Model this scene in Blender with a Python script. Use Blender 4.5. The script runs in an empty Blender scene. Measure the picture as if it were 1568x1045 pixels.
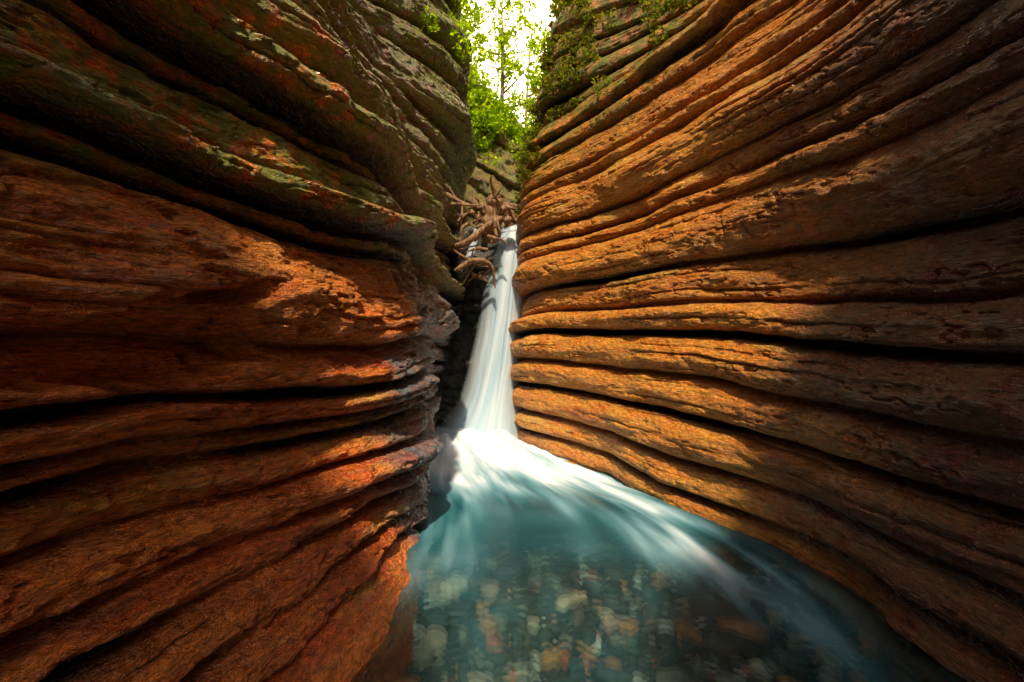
import bpy, math, random, bmesh
import numpy as np
from mathutils import Vector
random.seed(5); rng=np.random.default_rng(5)
D=bpy.data
scene=bpy.context.scene

# ---------------------------------------------------------------- numpy noise
_T=rng.random((256,256)).astype(np.float32)*2-1
def vn(x,y):
    xi=np.floor(x).astype(np.int64); yi=np.floor(y).astype(np.int64)
    fx=x-xi; fy=y-yi
    fx=fx*fx*fx*(fx*(fx*6-15)+10); fy=fy*fy*fy*(fy*(fy*6-15)+10)
    x0=xi&255;x1=(xi+1)&255;y0=yi&255;y1=(yi+1)&255
    a=_T[x0,y0];b=_T[x1,y0];c=_T[x0,y1];d=_T[x1,y1]
    return (a+(b-a)*fx)*(1-fy)+(c+(d-c)*fx)*fy
def fbm(x,y,o=4,g=.5):
    r=0;a=1;
    for i in range(o):
        r=r+a*vn(x+17.3*i,y+5.7*i); x=x*2.03;y=y*2.03;a*=g
    return r
def sst(a,b,x):
    t=np.clip((x-a)/(b-a),0,1); return t*t*(3-2*t)
def hermite(xk,V,x):
    xk=np.array(xk,float);V=np.array(V,float);n=len(xk)
    m=np.zeros_like(V)
    d=[(V[i+1]-V[i])/(xk[i+1]-xk[i]) for i in range(n-1)]
    m[0]=d[0];m[-1]=d[-1]
    for i in range(1,n-1):
        h0=xk[i]-xk[i-1];h1=xk[i+1]-xk[i]
        m[i]=(d[i-1]*h1+d[i]*h0)/(h0+h1)
    i=np.clip(np.searchsorted(xk,x)-1,0,n-2)
    h=(xk[i+1]-xk[i]);t=(np.clip(x,xk[0],xk[-1])-xk[i])/h
    sh=(-1,)+(1,)*(V.ndim-1)
    t=t.reshape(sh);h=h.reshape(sh)
    return ((2*t**3-3*t**2+1)*V[i]+(t**3-2*t**2+t)*h*m[i]+(-2*t**3+3*t**2)*V[i+1]+(t**3-t**2)*h*m[i+1])

LY=[-6,-2.5,0,1.3,2.5,3.5,4.3,5,6.2,7.5,9,13]
LZ=[-.6,0,.5,1.2,2.1,3.2,4.5,6,9.5]
LT=[[-1.2,-1.2,-1.0,-.80,-.66,-.68,-.82,-.95,-1.1,-1.25,-1.4,-2.5],
[-1.3,-1.3,-1.1,-.85,-.70,-.70,-.84,-.96,-1.1,-1.25,-1.4,-2.5],
[-2.0,-2.0,-1.85,-1.42,-.92,-.72,-.85,-.96,-1.1,-1.25,-1.4,-2.5],
[-2.2,-2.2,-2.0,-1.5,-.96,-.76,-.90,-1.0,-1.1,-1.2,-1.4,-2.5],
[-2.2,-2.2,-2.0,-1.55,-1.08,-.92,-1.04,-1.0,-.90,-1.0,-1.3,-2.5],
[-2.6,-2.6,-2.4,-1.9,-1.5,-1.3,-1.38,-1.25,-.95,-.98,-1.2,-2.5],
[-2.4,-2.4,-2.7,-2.4,-2.0,-1.8,-1.75,-1.6,-1.2,-.95,-1.2,-2.5],
[-1.4,-1.6,-2.6,-2.8,-2.6,-2.5,-2.3,-2.1,-1.5,-1.0,-1.3,-2.5],
[-.3,-.5,-2.4,-2.9,-3.0,-3.2,-3,-2.8,-2.1,-1.5,-1.8,-3.]]  # upper rows close in behind camera, unseen, shaped to shade the foreground
RY=[-6,-2.5,0,1.75,2.7,3.65,4.7,5.5,6.1,6.8,8,13]
RZ=[-.6,0,.65,1.3,2.2,3.2,4.5,6,9.5]
RT=[[2.2,2.1,1.95,1.7,1.6,1.3,.7,.26,.05,.1,.4,1.5],
[2.3,2.2,2.0,1.8,1.7,1.39,.78,.32,.08,.1,.4,1.5],
[2.35,2.3,2.1,1.9,1.75,1.45,.85,.4,.12,.12,.4,1.5],
[2.4,2.3,2.15,2.0,1.85,1.52,.95,.48,.19,.15,.4,1.5],
[2.5,2.4,2.2,2.05,1.9,1.55,1.0,.5,.2,.17,.45,1.6],
[2.6,2.5,2.3,2.1,1.95,1.62,1.08,.55,.25,.27,.6,1.7],
[2.6,2.5,2.7,2.6,2.4,2.05,1.45,.9,.5,.5,.9,1.8],
[1.5,1.7,2.8,2.9,2.8,2.5,1.95,1.3,.8,.75,1.1,2.],
[.4,.6,2.4,3.1,3.2,3.2,2.8,2.1,1.5,1.4,1.7,2.5]]  # same added closure on the right, unseen, cuts sun off the foreground
def base_surface(yk,zk,T,y,z):
    A=hermite(yk,np.array(T).T,y)
    return hermite(zk,A.T,z)

def grid_mesh(name,X,Y,Z,attrs={},uv=None,smooth=True):
    nr,nc=X.shape
    co=np.stack([X,Y,Z],-1).reshape(-1,3).astype(np.float32)
    me=D.meshes.new(name)
    me.vertices.add(nr*nc); me.vertices.foreach_set('co',co.ravel())
    idx=np.arange(nr*nc).reshape(nr,nc)
    f=np.stack([idx[:-1,:-1],idx[:-1,1:],idx[1:,1:],idx[1:,:-1]],-1).reshape(-1,4).astype(np.int32)
    n=len(f)
    me.loops.add(n*4); me.loops.foreach_set('vertex_index',f.ravel())
    me.polygons.add(n); me.polygons.foreach_set('loop_start',np.arange(n,dtype=np.int32)*4)
    me.polygons.foreach_set('loop_total',np.full(n,4,dtype=np.int32))
    me.update(calc_edges=True)
    if smooth: me.polygons.foreach_set('use_smooth',np.ones(n,dtype=bool))
    for k,v in attrs.items():
        a=me.attributes.new(k,'FLOAT','POINT'); a.data.foreach_set('value',v.astype(np.float32).ravel())
    if uv is not None:
        l=me.uv_layers.new(name='UVMap'); u=np.stack(uv,-1).reshape(-1,2)[f.ravel()].astype(np.float32)
        l.data.foreach_set('uv',u.ravel())
    o=D.objects.new(name,me); scene.collection.objects.link(o)
    return o

# ---------------------------------------------------------------- materials
def newmat(name):
    m=D.materials.new(name); m.use_nodes=True
    nt=m.node_tree; nt.nodes.clear()
    return m,nt
def N(nt,t,**k):
    n=nt.nodes.new(t)
    for a,b in k.items(): setattr(n,a,b)
    return n
def L(nt,a,b): nt.links.new(a,b)
def attr(nt,name): return N(nt,'ShaderNodeAttribute',attribute_name=name).outputs['Fac']
def math_(nt,op,a,b=None,clamp=False):
    n=N(nt,'ShaderNodeMath',operation=op); n.use_clamp=clamp
    for i,v in enumerate((a,b)):
        if v is None: continue
        if isinstance(v,(int,float)): n.inputs[i].default_value=v
        else: L(nt,v,n.inputs[i])
    return n.outputs[0]
def mixc(nt,f,a,b,blend='MIX'):
    n=N(nt,'ShaderNodeMix',data_type='RGBA',blend_type=blend)
    for i,v in ((0,f),(6,a),(7,b)):
        if isinstance(v,(int,float)): n.inputs[i].default_value=v
        elif isinstance(v,tuple): n.inputs[i].default_value=(*v,1)
        else: L(nt,v,n.inputs[i])
    return n.outputs[2]
def noise(nt,vec,scale,detail=4,rough=.55,dist=0):
    n=N(nt,'ShaderNodeTexNoise'); n.inputs['Scale'].default_value=scale
    n.inputs['Detail'].default_value=detail; n.inputs['Roughness'].default_value=rough
    n.inputs['Distortion'].default_value=dist
    if vec is not None: L(nt,vec,n.inputs['Vector'])
    return n.outputs['Fac']
def ramp(nt,f,pts):
    n=N(nt,'ShaderNodeValToRGB'); e=n.color_ramp.elements
    while len(e)<len(pts): e.new(.5)
    for i,(p,c) in enumerate(pts):
        e[i].position=p; e[i].color=(*c,1) if len(c)==3 else c
    L(nt,f,n.inputs[0]); return n.outputs[0]
def maprange(nt,f,a,b,c=0,d=1):
    n=N(nt,'ShaderNodeMapRange'); L(nt,f,n.inputs[0])
    for i,v in enumerate((a,b,c,d)): n.inputs[i+1].default_value=v
    return n.outputs[0]
def vscale(nt,v,s):
    n=N(nt,'ShaderNodeVectorMath',operation='MULTIPLY'); L(nt,v,n.inputs[0]); n.inputs[1].default_value=s
    return n.outputs[0]

def rock_material(name,palette,slatecol=(.09,.15,.19),mosscol=(.12,.14,.010)):
    m,nt=newmat(name)
    tc=N(nt,'ShaderNodeTexCoord').outputs['Object']
    sep=N(nt,'ShaderNodeSeparateXYZ'); L(nt,tc,sep.inputs[0])
    cmb=N(nt,'ShaderNodeCombineXYZ')
    L(nt,math_(nt,'MULTIPLY',sep.outputs[0],.6),cmb.inputs[0])
    L(nt,math_(nt,'MULTIPLY',sep.outputs[1],.6),cmb.inputs[1])
    L(nt,math_(nt,'MULTIPLY',attr(nt,'strata'),5.),cmb.inputs[2])
    band=noise(nt,cmb.outputs[0],1.0,5,.68)
    col=ramp(nt,band,palette)
    big=noise(nt,tc,1.3,1)
    med=noise(nt,tc,8,3,.6)
    col=mixc(nt,maprange(nt,big,.45,.7,0,.35),col,(.48,.085,.018))
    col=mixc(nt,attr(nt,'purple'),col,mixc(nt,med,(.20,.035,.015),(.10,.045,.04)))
    sp=noise(nt,vscale(nt,tc,(30,18,95)),1.,3,.76)
    col=mixc(nt,.72,col,ramp(nt,sp,[(.30,(.20,.14,.12)),(.5,(1.1,1.06,1.03)),(.70,(2.1,1.8,1.6))]),'MULTIPLY')
    sl=math_(nt,'MULTIPLY',attr(nt,'slate'),maprange(nt,med,.3,.6,.5,1.),True)
    col=mixc(nt,sl,col,mixc(nt,sp,tuple(c*.3 for c in slatecol),tuple(c*2.4 for c in slatecol)))
    ms=math_(nt,'MULTIPLY',attr(nt,'moss'),maprange(nt,med,.38,.56,0,1.),True)
    col=mixc(nt,ms,col,mixc(nt,sp,tuple(c*.3 for c in mosscol),tuple(c*2.6 for c in mosscol)))
    col=mixc(nt,attr(nt,'cav'),col,(.005,.003,.003))  # grooves blackened in the colour: painted occlusion shade along with dirt
    p=N(nt,'ShaderNodeBsdfPrincipled'); L(nt,col,p.inputs['Base Color'])
    L(nt,math_(nt,'SUBTRACT',maprange(nt,med,.35,.65,.22,.44),math_(nt,'MULTIPLY',attr(nt,'slate'),.06)),p.inputs['Roughness']); p.inputs['Specular IOR Level'].default_value=.8
    b1=noise(nt,vscale(nt,tc,(12,8,36)),1.,4,.74,.3)
    h=math_(nt,'ADD',math_(nt,'MULTIPLY',b1,1.9),math_(nt,'MULTIPLY',sp,.65))
    bp=N(nt,'ShaderNodeBump'); bp.inputs['Strength'].default_value=1.; bp.inputs['Distance'].default_value=.038
    L(nt,h,bp.inputs['Height']); L(nt,bp.outputs[0],p.inputs['Normal'])
    o=N(nt,'ShaderNodeOutputMaterial'); L(nt,p.outputs[0],o.inputs[0])
    return m
PAL_R=[(.25,(.26,.05,.008)),(.38,(.72,.20,.018)),(.47,(.88,.38,.045)),(.55,(.80,.23,.02)),(.64,(.90,.50,.085)),(.78,(.42,.08,.010))]
PAL_L=[(.25,(.20,.03,.008)),(.38,(.66,.12,.014)),(.48,(.86,.27,.04)),(.57,(.68,.12,.014)),(.66,(.82,.42,.085)),(.8,(.34,.06,.010))]
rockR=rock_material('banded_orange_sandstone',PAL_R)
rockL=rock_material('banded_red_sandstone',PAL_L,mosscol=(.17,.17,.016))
rockB=rock_material('dark_wet_rock',[(.3,(.03,.02,.015)),(.5,(.09,.055,.03)),(.65,(.14,.09,.05)),(.8,(.05,.03,.02))])

# ---------------------------------------------------------------- canyon walls
def layers(s,bounds,amps,tp,pw=1.5):
    b=np.array(bounds);i=np.clip(np.searchsorted(b,s)-1,0,len(b)-2)
    w=b[i+1]-b[i];t=np.clip((s-b[i])/w,0,1)
    a=np.array(amps)[i];T=np.array(tp)[i]
    g=np.where(t<T,np.sqrt(np.clip(1-(1-t/T)**2,0,1)),1-np.clip((t-T)/(1-T),0,1)**pw)
    return a*g,t*w,(1-t)*w,i
def make_bounds(major,lo,hi,mn,mx,r):
    out=[]
    pts=[lo]+sorted(major)+[hi]
    for a,b in zip(pts[:-1],pts[1:]):
        n=max(1,int(round((b-a)/r.uniform(mn,mx))))
        ws=np.array([r.uniform(.4,1.8) for _ in range(n)]);ws=ws/ws.sum()*(b-a)
        c=a
        for w in ws: out.append(c);c+=w
    out.append(hi);return out

yg=np.concatenate([np.arange(-6,0,.10),np.arange(0,.7,.025),np.arange(.7,4.2,.0085),np.arange(4.2,8.5,.013),np.arange(8.5,13.01,.05)])
zg=np.concatenate([np.arange(-.5,3.6,.0075),np.arange(3.6,9.5,.017)])
def wall(side,yk,zk,T,mat,seed):
    r=random.Random(seed)
    B=base_surface(yk,zk,T,yg,zg)
    Yg,Zg=np.meshgrid(yg,zg)
    o=seed*13.7
    if side>0:
        major=[.06,.17,.32,.44,.62,.80,.90,1.06,1.30,1.86,1.98,2.14,2.42,2.56,2.85,3.0,3.4]
        bounds=make_bounds(major,-1.2,12,.30,.6,r)
    else:
        major=[.12,.36,.70,1.02,1.36,1.60,1.90,2.35]
        bounds=make_bounds(major,-1.2,12,.22,.46,r)
    amps=[];tps=[];gs=[]
    for a,b in zip(bounds[:-1],bounds[1:]):
        w=b-a
        amps.append((.05+.34*w if side>0 else .03+.28*w)*r.uniform(.5,1.4)); tps.append(r.uniform(.25,.6)); gs.append(r.uniform(.15,1)**1.5)
    if side>0:
        sp_=((.06,.06,.5,.6),(.17,.09,.6,.9),(.32,.10,.6,1),(.44,.20,.65,.6),(.62,.07,.4,.5),(.80,.0,.5,1.2),(.90,.15,.55,.8),(1.06,.15,.35,1.3),(1.30,.22,.3,.35),(1.86,.0,.4,1.2),(1.98,.28,.6,1),(2.14,.03,.3,.6),(2.42,.0,.3,1),(2.56,.28,.55,1),(2.85,.0,.3,1),(3.0,.26,.5,1))
    else:
        sp_=((.36,.10,.4,.6),(.70,.12,.6,1),(1.02,.13,.5,.4),(1.36,.15,.6,1.4),(1.60,.05,.4,.3),(1.90,.14,.5,1))
    for a0,am,t0,g0 in sp_:
        k=int(np.argmin(np.abs(np.array(bounds)-a0)));amps[k]=am;tps[k]=t0;gs[k]=g0
    gs=np.array(gs+[.5])
    s=Zg+.10*fbm(Yg*.45+o,Zg*.35+o,2)+.012*fbm(Yg*2.2+o,Zg*2+3,3)
    if side<0: s=s+.10*sst(4.5,1.5,Yg)*sst(0,1.3,Zg)*sst(2.5,1.3,Zg)
    disp,dl,du,li=layers(s,bounds,amps,tps,2.0)
    mod=.9+.4*fbm(Yg*.6+o,li*3.7+s*.6,3)
    disp=disp*np.clip(mod,.2,1.35 if side>0 else 1.7)
    b2=[-1.5]
    while b2[-1]<12.5: b2.append(b2[-1]+r.uniform(.03,.15)*(.6 if (side>0 and b2[-1]<.6) else 1))
    a2=[r.uniform(.002,.024)*(1.9 if side>0 else 1.25) for _ in b2[:-1]]
    s2=s+.012*fbm(Yg*2+o,Zg*3,3)
    d2,dl2,du2,_=layers(s2,b2,a2,[r.uniform(.2,.6) for _ in b2[:-1]],2.)
    m2=np.clip(.45+1.3*fbm(Yg*.9+9+o,s*3,3),0,1.6)
    disp=disp+d2*m2
    dist=np.minimum(dl,du);gst=np.where(dl<du,gs[li],gs[li+1]);gst=gst*np.clip(.9+.9*fbm(Yg*.9+o,li*0+s*.5,2),.1,1.4)
    dist2=np.minimum(dl2,du2)
    gd=np.exp(-(dist/.022)**2)*gst
    disp=disp-.12*gd-.012*np.exp(-(dist2/.005)**2)*m2
    disp=disp+.07*fbm(Yg*.9+o,Zg*1.3+o,3)+(.018 if side>0 else .010)*fbm(Yg*6+o,Zg*15,4,.6)
    rid=1-np.abs(fbm(Yg*5+40+o,Zg*11+7,3,.55)); disp=disp-.020*np.clip(rid-.85,0,1)/.15*sst(.0,.5,fbm(Yg*.9,Zg*1.2+o,2))
    chip=sst(.10,.14,fbm(Yg*2.6+o+5,Zg*8.,4,.55)); disp=disp-.030*chip*(1 if side>0 else .3)
    cav=np.clip(np.exp(-(dist/.034)**2)*gst*1.0+.4*np.exp(-(dist2/.006)**2)*np.clip(m2,0,1),0,1)  # groove mask for the painted occlusion shade and dirt
    if side>0:
        n=fbm(Yg*5,Zg*7,4)
        edge=Yg-(1.98+.12*n)
        notch=sst(.02,-.02,edge)*sst(1.13,1.16,Zg+.03*n)*sst(1.56,1.48,Zg-.25*(Yg-1.9)+.05*n)*sst(.9,1.4,Yg)
        disp=disp-.20*notch
        disp=disp*(1-.45*sst(2.9,3.6,Yg)*sst(1.0,.6,Zg))
        slate=sst(2.62,2.95,Yg+.25*fbm(Yg*2,Zg*2,3)+.25*sst(1.,2.,Zg)*-1)*.92
        slate=np.maximum(slate,sst(2.7,3.4,Zg+.3*fbm(Yg,Zg,2))*.8)
        moss=.85*sst(1.75,2.0,Zg)*sst(4.8,2.8,Zg)+.3*sst(.9,1.9,Zg)+.5*sst(3,5,Zg)+.8*sst(5,7,Yg)*sst(3,4,Zg)+.45*sst(1.0,.7,Zg)*sst(.6,.8,Zg)
        purple=.15*sst(.9,.2,Zg)
    else:
        slate=.5*sst(3.6,4.6,Zg+.4*fbm(Yg*2,Zg*2,3))*sst(3.5,5.5,Yg)+0*Yg
        moss=.18+.8*sst(3.2,4.4,Zg-.25*(4-Yg))*sst(2.5,5,Yg)
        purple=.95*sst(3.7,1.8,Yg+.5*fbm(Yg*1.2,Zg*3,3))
    X=B+side*disp
    ky=.55+.45*sst(3.5,7,Yg)
    Z=np.where(Zg>4,4+(Zg-4)*ky,Zg)
    offs=[.4,1.2,3,8,20,60]
    Xe=[X];Ye=[Yg];Ze=[Z];AS=[s];AC=[cav];AM=[moss];ASl=[slate];AP=[purple]
    for k in offs:
        Xe.append((X[-1]-side*k)[None]);Ye.append(Yg[-1][None]);Ze.append((Z[-1]+.15*min(k,3)+.15*fbm(Yg[-1]*2+k,Yg[-1]*0+k,2))[None])
        for A,v in ((AS,s),(AC,cav*0),(AM,moss*0+1.5),(ASl,slate*0),(AP,purple)): A.append(v[-1][None])
    c=np.concatenate
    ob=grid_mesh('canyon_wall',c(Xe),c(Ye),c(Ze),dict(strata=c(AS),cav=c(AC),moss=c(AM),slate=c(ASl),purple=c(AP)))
    ob.data.materials.append(mat)
    return ob,X,Yg,Z
wl,XL,YL_,ZL_=wall(1,LY,LZ,LT,rockL,3)
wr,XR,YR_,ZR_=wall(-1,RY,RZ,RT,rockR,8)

xs=np.arange(-2.2,1.2,.015); zs=np.arange(-.5,2.95,.015)
Xb,Zb=np.meshgrid(xs,zs)
s=Zb+.15*Xb+.05*fbm(Xb*1.5,Zb,3)
bb=make_bounds([],-2,6,.15,.4,random.Random(4))
d=layers(s,bb,[random.uniform(.04,.16) for _ in bb[:-1]],[.4]*(len(bb)-1))[0]
Yb=7.15-.25*sst(-.6,.0,Xb)-d+.12*fbm(Xb*2,Zb*2,4)+.04*fbm(Xb*9,Zb*9,3)-.25*sst(2.9,0,Zb)*sst(-.9,-.2,Xb)
rows=np.concatenate([np.arange(.05,1,.06),np.arange(1,5.2,.15)])
Xt=[Xb];Yt=[Yb];Zt=[Zb];St=[s]
for k in rows:
    Xt.append(Xb[-1:]);Yt.append(Yb[-1:]+k);Zt.append(2.95+.05*k+.10*fbm(Xb[-1:]*4,Xb[-1:]*0+k*4,3)-.12*np.exp(-((Xb[-1:]-.1)/.3)**2));St.append(s[-1:]*0+k)
c=np.concatenate
Z0=c(St)*0
ob=grid_mesh('waterfall_ledge_rock',c(Xt),c(Yt),c(Zt),dict(strata=c(St),cav=Z0,moss=Z0+.15,slate=Z0+.4,purple=Z0))
ob.data.materials.append(rockB)

# background cliff + wooded hill
xs=np.arange(-4,5,.03); zs=np.arange(2.8,8.6,.03)
Xb,Zb=np.meshgrid(xs,zs)
bb=make_bounds([],-4,16,.2,.6,random.Random(6))
top=7.3-.95*Xb+.3*fbm(Xb*1.5,Xb*0,2)
zz=2.8+(Zb-2.8)/5.8*(top-2.8)
s2_=zz+.55*Xb+.1*fbm(Xb,zz,3)
d,dl,du,li=layers(s2_,bb,[random.uniform(.05,.25) for _ in bb[:-1]],[.35]*(len(bb)-1)); dist=np.minimum(dl,du)
Yb=10.6+.35*(zz-2.8)+.35*Xb-d+.15*fbm(Xb*2,zz*2,4)
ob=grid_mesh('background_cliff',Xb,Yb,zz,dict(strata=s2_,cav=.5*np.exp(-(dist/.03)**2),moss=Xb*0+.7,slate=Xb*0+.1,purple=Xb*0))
ob.data.materials.append(rock_material('mossy_cliff_rock',[(.3,(.10,.06,.03)),(.5,(.32,.2,.08)),(.65,(.42,.3,.12)),(.8,(.15,.09,.04))],mosscol=(.14,.17,.02)))
CLX,CLY,CLZ=Xb,Yb,zz

m,nt=newmat('forest_soil')
p=N(nt,'ShaderNodeBsdfPrincipled'); tc=N(nt,'ShaderNodeTexCoord').outputs['Object']
L(nt,ramp(nt,noise(nt,tc,2,6),[(.35,(.03,.035,.01)),(.6,(.08,.10,.02)),(.75,(.10,.07,.03))]),p.inputs['Base Color']); p.inputs['Roughness'].default_value=.9
o=N(nt,'ShaderNodeOutputMaterial');L(nt,p.outputs[0],o.inputs[0]); soil=m
xs=np.linspace(-60,60,160); ys=np.concatenate([np.linspace(11.5,30,70),np.linspace(31,120,30)])
Xh,Yh=np.meshgrid(xs,ys)
ZH=lambda X,Y:6.2+.22*(Y-12)-.05*np.clip(Y-25,0,200)-.35*np.clip(X,-3,3)+.5*fbm(X*.3,Y*.3,3)-1.5*sst(13,11.5,Y)
hill=grid_mesh('hill',Xh,Yh,ZH(Xh,Yh)); hill.data.materials.append(soil)
xs=np.linspace(-300,300,60); Xh,Yh=np.meshgrid(xs,xs)
g=grid_mesh('ground',Xh,Yh,Xh*0-.95); g.data.materials.append(soil)

# ---------------------------------------------------------------- river bed + pebbles
m,nt=newmat('river_gravel')
p=N(nt,'ShaderNodeBsdfPrincipled'); tc=N(nt,'ShaderNodeTexCoord').outputs['Object']
L(nt,ramp(nt,noise(nt,tc,14,6),[(.3,(.015,.02,.02)),(.5,(.04,.04,.035)),(.7,(.10,.075,.05))]),p.inputs['Base Color'])
o=N(nt,'ShaderNodeOutputMaterial');L(nt,p.outputs[0],o.inputs[0])
xs=np.linspace(-2.2,2.8,200); ys=np.linspace(-6,8,400); Xh,Yh=np.meshgrid(xs,ys)
BED=lambda X,Y:-.14-.55*sst(2.8,4.2,Y)+.04*fbm(X*2,Y*2,3)
bed=grid_mesh('river_bed',Xh,Yh,BED(Xh,Yh)); bed.data.materials.append(m)
def ico(sub):
    b=bmesh.new(); bmesh.ops.create_icosphere(b,subdivisions=sub,radius=1)
    b.verts.ensure_lookup_table()
    v=np.array([x.co[:] for x in b.verts]); f=np.array([[q.index for q in x.verts] for x in b.faces]); b.free()
    return v,f
iv,if_=ico(3)
def tri_mesh(name,V,F,attrs={},smooth=True,k=3):
    me=D.meshes.new(name); me.vertices.add(len(V)); me.vertices.foreach_set('co',V.astype(np.float32).ravel())
    n=len(F); me.loops.add(n*k); me.loops.foreach_set('vertex_index',F.astype(np.int32).ravel())
    me.polygons.add(n); me.polygons.foreach_set('loop_start',np.arange(n,dtype=np.int32)*k); me.polygons.foreach_set('loop_total',np.full(n,k,dtype=np.int32))
    me.update(calc_edges=True)
    me.polygons.foreach_set('use_smooth',np.full(n,smooth,dtype=bool))
    for kk,v in attrs.items():
        a=me.attributes.new(kk,'FLOAT','POINT'); a.data.foreach_set('value',v.astype(np.float32).ravel())
    ob=D.objects.new(name,me); scene.collection.objects.link(ob); return ob
V=[];F=[];A=[];off=0
for k in range(4200):
    y=rng.uniform(.9,3.9); x=rng.uniform(-1.1,2.2)
    r=np.clip(.023*np.exp(rng.normal(.1,.45)),.012,.065)
    sc=np.array([rng.uniform(.8,1.7),rng.uniform(.6,1.1),rng.uniform(.35,.65)])*r
    v=iv.copy(); v=np.sign(v)*np.abs(v)**rng.uniform(.55,.95)
    v=v*(1+.22*vn(v[:,0]*1.7+k*3.1,v[:,1]*1.7+v[:,2]*1.3+k)[:,None])*sc
    a=rng.uniform(0,6.28);ca,sa=math.cos(a),math.sin(a); t=rng.normal(0,.3)
    R=np.array([[ca,-sa,0],[sa,ca,0],[0,0,1]])@np.array([[1,0,0],[0,math.cos(t),-math.sin(t)],[0,math.sin(t),math.cos(t)]])
    v=v@R.T+np.array([x,y,float(BED(np.array([x]),np.array([y]))[0])+r*.45])
    V.append(v);F.append(if_+off);off+=len(v);A.append(np.full(len(v),rng.random()))
pb=tri_mesh('river_pebbles',np.concatenate(V),np.concatenate(F),{'rnd':np.concatenate(A)})
m,nt=newmat('pebble_stone')
p=N(nt,'ShaderNodeBsdfPrincipled'); tc=N(nt,'ShaderNodeTexCoord').outputs['Object']
r_=ramp(nt,attr(nt,'rnd'),[(0,(.02,.025,.03)),(.25,(.05,.06,.06)),(.45,(.02,.07,.08)),(.62,(.12,.10,.08)),(.73,(.38,.33,.25)),(.80,(.42,.09,.05)),(.88,(.54,.28,.09)),(.94,(.62,.57,.50)),(1,(.08,.05,.05))])
r_=mixc(nt,.8,r_,ramp(nt,noise(nt,tc,25,3),[(.3,(.4,.4,.4)),(.7,(1.3,1.3,1.3))]),'MULTIPLY')
L(nt,r_,p.inputs['Base Color']); p.inputs['Roughness'].default_value=.6
o=N(nt,'ShaderNodeOutputMaterial');L(nt,p.outputs[0],o.inputs[0]); pb.data.materials.append(m)

# ---------------------------------------------------------------- water pool
ys=np.concatenate([np.arange(-6,0,.2),np.arange(0,7.3,.02)]); us=np.linspace(0,1,160)
xl=hermite(LY,np.array(LT[1]),ys)-.35; xr=hermite(RY,np.array(RT[1]),ys)+.3
U,Yw=np.meshgrid(us,ys)
Xw=xl[:,None]+(xr-xl)[:,None]*U
rb=np.sqrt((Xw+.38)**2+((Yw-5.9))**2)
st=fbm(U*6+2,Yw*.7,3); st2=fbm(U*18,Yw*1.1+4,3)
up=sst(2.9,5,Yw)
Zw=.12*np.exp(-(rb/.6)**2)+.06*st*up+.022*st2*up+.002*fbm(U*4,Yw*.8,2)
f=sst(3.1,4.4,Yw+.6*st+.5*(U-.5))*(.70+.42*st2)
f=np.maximum(f,1.2*sst(2.5,.8,rb+.25*st))
xr0=hermite(RY,np.array(RT[1]),ys)[:,None]; dr=xr0-Xw
band=np.exp(-((dr-.50-.12*st)/.28)**2)*sst(1.4,3.0,Yw)*(.52+.6*st2)
band2=np.exp(-((dr-1.1)/.45)**2)*sst(2.3,3.4,Yw)*(.28+.6*st)
xl0=hermite(LY,np.array(LT[1]),ys)[:,None]; dl=Xw-xl0
band3=np.exp(-((dl-.22)/.28)**2)*sst(1.5,3.3,Yw)*(.38+.4*st2)
veil=.07*sst(1.0,2.4,Yw)*(.6+1.8*st)
f=np.clip(np.maximum.reduce([f,band,band2,band3,veil]),0,1)
f=f*(1-.9*np.exp(-(((Xw-.20)/.50)**2+((Yw-3.1)/.32)**2)))
water=grid_mesh('pool_water',Xw,Yw,Zw,dict(foam=f,deep=sst(2.35,3.4,Yw)),uv=(U,Yw))
def water_mat():
    m,nt=newmat('stream_water')
    uv=N(nt,'ShaderNodeTexCoord').outputs['UV']
    streak=noise(nt,vscale(nt,uv,(14,.8,1)),1.,3,.5,.2)
    fm=math_(nt,'MULTIPLY',attr(nt,'foam'),maprange(nt,streak,.3,.65,.6,1.2),True)
    tint=mixc(nt,attr(nt,'deep'),(.58,.80,.80),(.02,.34,.40))
    clear=N(nt,'ShaderNodeBsdfTransparent'); L(nt,tint,clear.inputs[0])
    rf=N(nt,'ShaderNodeBsdfRefraction'); L(nt,mixc(nt,.5,tint,(1.,1.,1.)),rf.inputs[0]); rf.inputs['Roughness'].default_value=.17; rf.inputs['IOR'].default_value=1.12
    c2=N(nt,'ShaderNodeMixShader');c2.inputs[0].default_value=.5;L(nt,clear.outputs[0],c2.inputs[1]);L(nt,rf.outputs[0],c2.inputs[2])
    milk=N(nt,'ShaderNodeBsdfDiffuse'); milk.inputs[0].default_value=(.003,.11,.14,1)
    mk=N(nt,'ShaderNodeMixShader'); L(nt,maprange(nt,attr(nt,'deep'),0,1,.04,.6),mk.inputs[0]); L(nt,c2.outputs[0],mk.inputs[1]); L(nt,milk.outputs[0],mk.inputs[2])
    gl=N(nt,'ShaderNodeBsdfGlossy'); gl.inputs['Roughness'].default_value=.22; gl.inputs[0].default_value=(1,1,1,1)
    fr=N(nt,'ShaderNodeFresnel'); fr.inputs[0].default_value=1.33
    m1=N(nt,'ShaderNodeMixShader'); L(nt,fr.outputs[0],m1.inputs[0]); L(nt,mk.outputs[0],m1.inputs[1]); L(nt,gl.outputs[0],m1.inputs[2])
    fo=N(nt,'ShaderNodeBsdfDiffuse'); L(nt,ramp(nt,fm,[(0,(.05,.36,.46)),(.45,(.36,.64,.76)),(.85,(.76,.86,.93))]),fo.inputs[0])
    m2=N(nt,'ShaderNodeMixShader'); L(nt,fm,m2.inputs[0]); L(nt,m1.outputs[0],m2.inputs[1]); L(nt,fo.outputs[0],m2.inputs[2])
    o=N(nt,'ShaderNodeOutputMaterial');L(nt,m2.outputs[0],o.inputs[0]); return m
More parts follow.
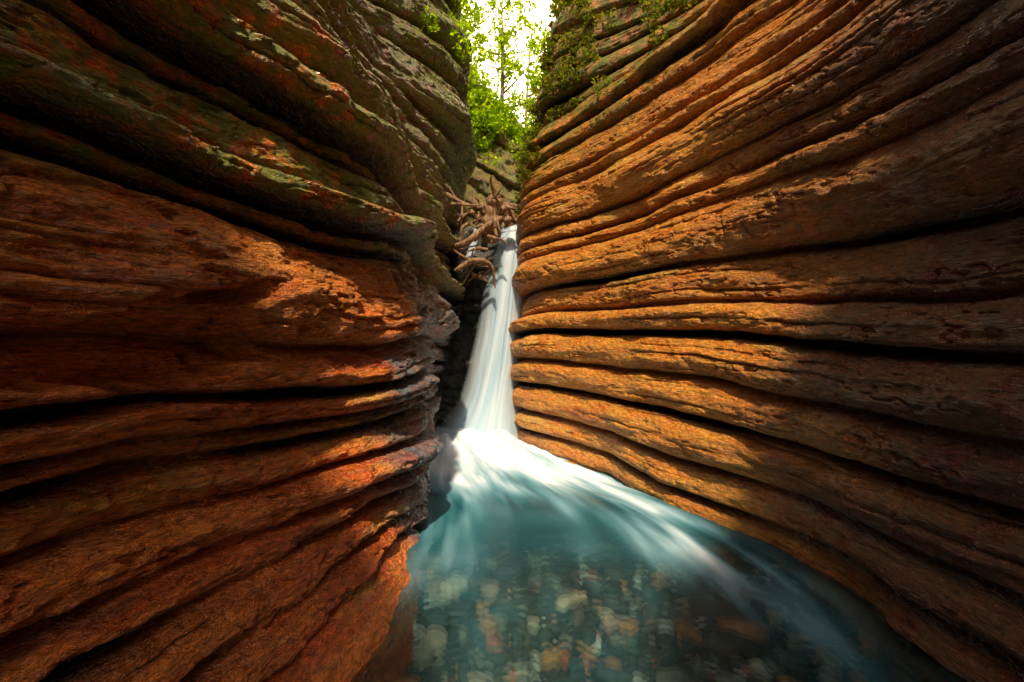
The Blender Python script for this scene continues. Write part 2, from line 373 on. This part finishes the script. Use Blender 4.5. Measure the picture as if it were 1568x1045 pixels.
water.data.materials.append(water_mat())

# ---------------------------------------------------------------- waterfall
m,nt=newmat('silky_falling_water')
uv=N(nt,'ShaderNodeTexCoord').outputs['UV']
sx=N(nt,'ShaderNodeSeparateXYZ');L(nt,uv,sx.inputs[0])
streak=noise(nt,vscale(nt,uv,(9,.5,1)),1.,3,.5,.1)
streak2=noise(nt,vscale(nt,uv,(4,.5,1)),1.,2,.5,.1)
e=math_(nt,'SUBTRACT',1.,math_(nt,'POWER',math_(nt,'ABSOLUTE',math_(nt,'SUBTRACT',math_(nt,'MULTIPLY',sx.outputs[0],2.),1.)),2.))
al=math_(nt,'MULTIPLY',maprange(nt,e,.02,.85,0,1.1),maprange(nt,streak,.32,.56,.7,1.),True)
colw=mixc(nt,maprange(nt,streak2,.38,.6,0,1),(.52,.70,.82),(.80,.88,.94))
df=N(nt,'ShaderNodeBsdfDiffuse');L(nt,colw,df.inputs[0])
tl=N(nt,'ShaderNodeBsdfTranslucent');L(nt,colw,tl.inputs[0])
a=N(nt,'ShaderNodeMixShader');a.inputs[0].default_value=.3;L(nt,df.outputs[0],a.inputs[1]);L(nt,tl.outputs[0],a.inputs[2])
tr=N(nt,'ShaderNodeBsdfTransparent')
mx=N(nt,'ShaderNodeMixShader');L(nt,al,mx.inputs[0]);L(nt,tr.outputs[0],mx.inputs[1]);L(nt,a.outputs[0],mx.inputs[2])
o=N(nt,'ShaderNodeOutputMaterial');L(nt,mx.outputs[0],o.inputs[0]); fallmat=m
fall=D.objects.new('waterfall',None); scene.collection.objects.link(fall)
def fall_sheet(nm,wk,yo,shift,z0=3.02,z1=-.02):
    v=np.linspace(0,1,160);u=np.linspace(0,1,60);Ug,Vg=np.meshgrid(u,v)
    z=z0+(z1-z0)*Vg
    kk=[0,.12,.3,.6,.85,1.]
    cx=hermite(kk,[.06,.0,-.07,-.18,-.30,-.40],v)+shift
    hw=hermite(kk,[.22,.28,.32,.38,.49,.74],v)*wk
    yy=hermite(kk,[6.75,6.42,6.28,6.12,5.96,5.76],v)+yo
    X=cx[:,None]+hw[:,None]*(2*Ug-1)
    Y=yy[:,None]+.28*hw[:,None]*(2*Ug-1)**2*1.6+.015*fbm(Ug*7+yo*9,Vg*2,3)
    Z=z+0*X; Z=np.where(Vg<.06,3.02-.18*(Vg/.06)**2,Z)
    ob=grid_mesh(nm,X,Y,Z,uv=(Ug,Vg*3+yo*10))
    ob.data.materials.append(fallmat); ob.parent=fall; return ob
fall_sheet('main_sheet',1.,0,0)
fall_sheet('front_strand',.62,-.07,.02)
ys=np.linspace(6.6,10.5,60);u=np.linspace(0,1,30);Ug,Yg_=np.meshgrid(u,ys)
ob=grid_mesh('upper_stream',.08+.22*(2*Ug-1)+.05*np.sin(Yg_),Yg_,3.03+.04*(Yg_-6.6)+.02*fbm(Ug*4,Yg_*2,2),dict(foam=Ug*0+.8,deep=Ug*0+1),uv=(Ug,Yg_))
ob.data.materials.append(water.data.materials[0]); ob.parent=fall
def trickle(x0,x1,z0,z1,w,y):
    v=np.linspace(0,1,40);u=np.linspace(0,1,10);Ug,Vg=np.meshgrid(u,v)
    ob=grid_mesh('side_trickle',x0+(x1-x0)*Vg**1.5+w*(2*Ug-1)*(1+Vg),y-.1*Vg+0*Ug,z0+(z1-z0)*Vg,uv=(Ug,Vg*2));ob.data.materials.append(fallmat);ob.parent=fall
trickle(-.48,-.60,2.92,2.35,.035,6.25)
trickle(-.42,-.46,2.85,2.5,.02,6.2)

# ---------------------------------------------------------------- driftwood
def tube(path,rad,seg=10,seed=0):
    P=np.array(path,float); n=len(P)
    t=np.linspace(0,n-1,n*8); P2=hermite(np.arange(n),P,t); R2=np.interp(t,np.arange(n),rad)
    T=np.gradient(P2,axis=0);T/=np.linalg.norm(T,axis=1)[:,None]+1e-9
    up=np.array([.3,.2,1.]);Nn=np.cross(T,up);Nn/=np.linalg.norm(Nn,axis=1)[:,None]+1e-9;Bn=np.cross(T,Nn)
    a=np.linspace(0,2*np.pi,seg,endpoint=False)
    q=np.arange(len(t))[:,None]*.35
    rr=R2[:,None]*(1+.28*vn(a[None]*1.2+seed*7.1,q+seed)+.12*vn(a[None]*3+seed,q*.3))
    V=P2[:,None]+Nn[:,None]*(np.cos(a)[None,:,None]*rr[...,None])+Bn[:,None]*(np.sin(a)[None,:,None]*rr[...,None])
    V=V.reshape(-1,3);F=[]
    for i in range(len(t)-1):
        for j in range(seg):
            F.append([i*seg+j,i*seg+(j+1)%seg,(i+1)*seg+(j+1)%seg,(i+1)*seg+j])
    return V,np.array(F)
def join_tubes(name,lst,mat):
    V=[];F=[];o=0
    for v,f in lst: V.append(v);F.append(f+o);o+=len(v)
    ob=tri_mesh(name,np.concatenate(V),np.concatenate(F),k=4);ob.data.materials.append(mat);return ob
m,nt=newmat('weathered_wood')
p=N(nt,'ShaderNodeBsdfPrincipled'); tc=N(nt,'ShaderNodeTexCoord').outputs['Object']
wn=noise(nt,vscale(nt,tc,(25,25,7)),1,5,.65)
L(nt,ramp(nt,wn,[(.3,(.035,.015,.006)),(.5,(.22,.11,.04)),(.7,(.52,.30,.13))]),p.inputs['Base Color'])
p.inputs['Roughness'].default_value=.5
b=N(nt,'ShaderNodeBump');b.inputs['Distance'].default_value=.03;L(nt,wn,b.inputs['Height']);L(nt,b.outputs[0],p.inputs['Normal'])
o=N(nt,'ShaderNodeOutputMaterial');L(nt,p.outputs[0],o.inputs[0]);wood=m
r=random.Random(11); tb=[]
C=np.array([-.27,6.15,3.02])
tb.append(tube([C+[-.05,.15,-.35],C+[0,.05,-.1],C+[.02,0,.10],C+[.0,.02,.24]],[.13,.16,.14,.06],16,1))
tb.append(tube([C+[.25,.05,-.15],C+[.2,.0,.0],C+[.12,0,.12],C+[.14,.02,.2]],[.08,.10,.08,.02],12,2))
for k in range(15):
    a=r.uniform(0,6.28);l=r.uniform(.18,.42)
    d=np.array([math.cos(a),-.25*abs(math.sin(a)),math.sin(a)*.8-.1])
    if k%3==0: d=np.array([r.uniform(-.6,.25),-.2,-1.])
    pts=[C+np.array([r.uniform(-.05,.05),0,r.uniform(-.1,.1)])]
    for q in range(4):
        d=d+np.array([r.uniform(-.5,.5),r.uniform(-.25,.25),r.uniform(-.55,.35)])*.8; d/=np.linalg.norm(d)
        pts.append(pts[-1]+d*l/3.4)
    r0=r.uniform(.03,.065)
    tb.append(tube(pts,[r0,r0*.9,r0*.7,r0*.45,r0*.12],9,k+3))
join_tubes('driftwood_stump',tb,wood)
tb=[]
for k in range(34):
    p0=np.array([r.uniform(-.95,-.30),r.uniform(5.95,6.5),r.uniform(2.2,3.15)])
    d=np.array([r.uniform(-1,1),r.uniform(-.3,.3),r.uniform(-.8,.6)]);d/=np.linalg.norm(d);l=r.uniform(.25,.6)
    pts=[p0]
    for q in range(3):
        d=d+np.array([r.uniform(-.5,.5),r.uniform(-.2,.2),r.uniform(-.5,.4)]);d/=np.linalg.norm(d);pts.append(pts[-1]+d*l/3)
    r0=r.uniform(.008,.034)
    tb.append(tube(pts,[r0,r0*.9,r0*.6,r0*.15],7,k+30))
tb.append(tube([[-.95,6.3,3.35],[-.6,6.2,3.15],[-.25,6.15,3.05]],[.03,.03,.035],8,77))
tb.append(tube([[-.85,6.1,2.55],[-.6,6.0,2.6],[-.3,6.05,2.85],[.02,6.2,3.05]],[.03,.045,.045,.03],8,78))
tb.append(tube([[-.75,5.95,2.22],[-.5,5.95,2.35],[-.28,6.0,2.3],[-.22,6.0,2.0]],[.02,.04,.03,.01],8,79))
tb.append(tube([[-.4,6.5,3.2],[0.0,6.6,3.25],[.3,6.7,3.2]],[.05,.05,.05],8,80))
join_tubes('driftwood_branches',tb,wood)
V=[];F=[];off=0
for k in range(7):
    v=iv*(1+.25*vn(iv[:,0]*1.7+k*5,iv[:,1]*1.7+iv[:,2]*1.9)[:,None])*np.array([r.uniform(.12,.24),.18,r.uniform(.1,.2)])+np.array([r.uniform(-.9,-.35),r.uniform(6.4,6.7),r.uniform(2.3,2.95)])
    V.append(v);F.append(if_+off);off+=len(v)
V=np.concatenate(V);z=V[:,0]*0
ob=tri_mesh('jammed_boulders',V,np.concatenate(F),dict(strata=V[:,2],cav=z,moss=z+.2,slate=z+.3,purple=z));ob.data.materials.append(rockB)

# ---------------------------------------------------------------- foliage
def leafmat(name,cols,k=.5):
    m,nt=newmat(name)
    c=ramp(nt,attr(nt,'rnd'),cols)
    df=N(nt,'ShaderNodeBsdfDiffuse');L(nt,c,df.inputs[0])
    tl=N(nt,'ShaderNodeBsdfTranslucent');L(nt,mixc(nt,1.,c,(3.1,2.9,.8),'MULTIPLY'),tl.inputs[0])
    a=N(nt,'ShaderNodeMixShader');a.inputs[0].default_value=k;L(nt,df.outputs[0],a.inputs[1]);L(nt,tl.outputs[0],a.inputs[2])
    o=N(nt,'ShaderNodeOutputMaterial');L(nt,a.outputs[0],o.inputs[0]);return m
leafG=leafmat('sunlit_leaves',[(0,(.08,.16,.01)),(.5,(.19,.28,.015)),(1,(.31,.33,.03))],.7)
leafD=leafmat('moss_and_fern_leaves',[(0,(.03,.05,.008)),(.5,(.10,.13,.015)),(.8,(.19,.17,.03)),(1,(.17,.08,.02))])
def leaves(name,cent,size,mat,seed=1,el=1.8):
    g=np.random.default_rng(seed);n=len(cent)
    d=g.normal(size=(n,3));d[:,2]-=.3;d/=np.linalg.norm(d,axis=1)[:,None]
    e=g.normal(size=(n,3));e-=d*(e*d).sum(1)[:,None];e/=np.linalg.norm(e,axis=1)[:,None]
    nn=np.cross(d,e);s=(size*g.uniform(.6,1.4,n))[:,None]
    V=np.stack([cent-d*s*el/2,cent+e*s*.5+nn*s*.12,cent+d*s*el/2,cent-e*s*.5+nn*s*.12],1).reshape(-1,3)
    F=np.arange(n*4).reshape(n,4)
    ob=tri_mesh(name,V,F,{'rnd':np.repeat(np.clip(g.normal(.5,.25,n),0,1),4)},smooth=False,k=4)
    ob.data.materials.append(mat);return ob
def clumps(cs,rad,n,g):
    i=g.integers(0,len(cs),n);q=g.normal(size=(n,3));q/=np.linalg.norm(q,axis=1)[:,None]
    return cs[i]+q*(rad[i]*g.uniform(.2,1.,n)**.5)[:,None]*np.array([1,1,.8])
g=np.random.default_rng(21)
cs=[]
for k in range(150):
    i=int(CLX.shape[0]*(1-abs(g.normal(0,.20)))) -1; i=max(20,i); j=int(g.integers(70,200))
    cs.append([CLX[i,j],CLY[i,j]-.1,CLZ[i,j]])
cs=np.array(cs)
leaves('cliff_shrubs',clumps(cs,g.uniform(.12,.4,len(cs)),18000,g),.055,leafG,2)
cs=[]
for k in range(80):
    x=g.uniform(-4,3);y=g.uniform(11.8,15);cs.append([x,y,float(ZH(np.array([x]),np.array([y]))[0])+g.uniform(0,.5)])
cs=np.array(cs);leaves('undergrowth',clumps(cs,g.uniform(.3,.6,len(cs)),12000,g),.08,leafG,3)
def wallveg(X,Y,Z,cond,n,g):
    idx=np.argwhere(cond);idx=idx[g.integers(0,len(idx),n)]
    return np.stack([X[idx[:,0],idx[:,1]],Y[idx[:,0],idx[:,1]],Z[idx[:,0],idx[:,1]]],1)
cR=wallveg(XR,YR_,ZR_,(YR_>4.0)&(YR_<7.2)&(ZR_>3.8+.62*(6.2-YR_)+.6*fbm(YR_*3,ZR_*3,2)),420,g)
leaves('hanging_plants',clumps(cR+np.array([-.04,-.04,0]),g.uniform(.04,.15,len(cR)),34000,g),.026,leafD,4)
cL=wallveg(XL,YL_,ZL_,(YL_>5.5)&(YL_<8.8)&(ZL_>5.9+.4*fbm(YL_*2,ZL_*2,2)),90,g)
leaves('hanging_plants',clumps(cL,g.uniform(.1,.3,len(cL)),8000,g),.045,leafG,5)
m,nt=newmat('tree_bark')
p=N(nt,'ShaderNodeBsdfPrincipled'); tc=N(nt,'ShaderNodeTexCoord').outputs['Object']
L(nt,ramp(nt,noise(nt,vscale(nt,tc,(12,12,3)),1,4),[(.3,(.18,.13,.06)),(.7,(.42,.35,.2))]),p.inputs['Base Color']);p.inputs['Roughness'].default_value=.85
o=N(nt,'ShaderNodeOutputMaterial');L(nt,p.outputs[0],o.inputs[0]);bark=m
def tree(x,y,h,seed,nl=9000,ls=.085):
    r=random.Random(seed);g=np.random.default_rng(seed)
    z0=float(ZH(np.array([x]),np.array([y]))[0])-.2
    emp=D.objects.new('deciduous_tree',None);scene.collection.objects.link(emp)
    lean=np.array([r.uniform(-.06,.06),r.uniform(-.05,.05)])
    tp=[];n=7
    for i in range(n):
        t=i/(n-1);tp.append([x+lean[0]*h*t+r.uniform(-.06,.06),y+lean[1]*h*t+r.uniform(-.06,.06),z0+h*t])
    r0=h*.010+.025
    tb=[tube(tp,[r0*(1-.88*i/(n-1)) for i in range(n)],9,seed)]
    cs=[];rd=[]
    for k in range(24):
        t=r.uniform(.28,1.);p0=np.array([np.interp(t*(n-1),range(n),[q[c] for q in tp]) for c in range(3)])
        a=r.uniform(0,6.28);l=h*r.uniform(.10,.24)*(1.25-t)*1.3
        d=np.array([math.cos(a),math.sin(a),r.uniform(.2,.7)])
        e=p0+d*l;mid=p0+d*l*.5+np.array([0,0,-.08*l])
        tb.append(tube([p0,mid,e],[r0*.35*(1.1-t)+.012,.018,.006],6,k))
        for q in range(3):
            cs.append(p0+d*l*r.uniform(.45,1.1)+np.array([r.uniform(-.3,.3),r.uniform(-.3,.3),r.uniform(-.2,.25)]));rd.append(r.uniform(.15,.45))
    t=join_tubes('trunk_and_limbs',tb,bark);t.parent=emp
    c=leaves('crown',clumps(np.array(cs),np.array(rd),nl,g),ls,leafG,seed);c.parent=emp
for k,(x,y,h,nl) in enumerate([(-2.1,13.5,6.0,5500),(-.35,16,7.5,1500),(1.7,15,5.0,3000),(-2.6,18,8,4000),(.45,20,8,1400),(3.0,18,8,3500),(-.9,23,8,1300),(1.9,24,8,2000)]):
    tree(x,y,h,100+k,nl=nl)

# ---------------------------------------------------------------- light / camera
w=D.worlds.new('World');scene.world=w;w.use_nodes=True;nt=w.node_tree;bg=nt.nodes['Background']
sky=nt.nodes.new('ShaderNodeTexSky');sky.sky_type='NISHITA';sky.sun_disc=False
SE,SA=58,181
sky.sun_elevation=math.radians(SE);sky.sun_rotation=math.radians(SA);sky.dust_density=8;sky.air_density=1.;sky.ozone_density=1
gm=N(nt,'ShaderNodeTexCoord').outputs['Generated']
nd=N(nt,'ShaderNodeVectorMath',operation='NORMALIZE');L(nt,gm,nd.inputs[0])
dt=N(nt,'ShaderNodeVectorMath',operation='DOT_PRODUCT');L(nt,nd.outputs[0],dt.inputs[0]);dt.inputs[1].default_value=(0,.86,.51)
hz=maprange(nt,dt.outputs['Value'],.80,.98,0,1)
hc=mixc(nt,hz,(0,0,0),(62.,53.,29.))
L(nt,mixc(nt,1.,sky.outputs[0],hc,'ADD'),bg.inputs[0])
bg.inputs[1].default_value=.08
sl=D.lights.new('sun','SUN');sl.energy=5;sl.angle=math.radians(2);sl.color=(1,.85,.62)
so=D.objects.new('sun',sl);scene.collection.objects.link(so)
dv=Vector((math.sin(math.radians(SA))*math.cos(math.radians(SE)),math.cos(math.radians(SA))*math.cos(math.radians(SE)),math.sin(math.radians(SE))))
so.rotation_euler=dv.to_track_quat('Z','Y').to_euler()
cam=D.cameras.new('camera');cam.lens=16;cam.sensor_width=36;cam.clip_end=1000;cam.clip_start=.02
co=D.objects.new('camera',cam);scene.collection.objects.link(co);co.location=(0,0,1.3);co.rotation_euler=(math.radians(90),0,0)
scene.camera=co
scene.view_settings.view_transform='Standard';scene.view_settings.look='None';scene.view_settings.exposure=0
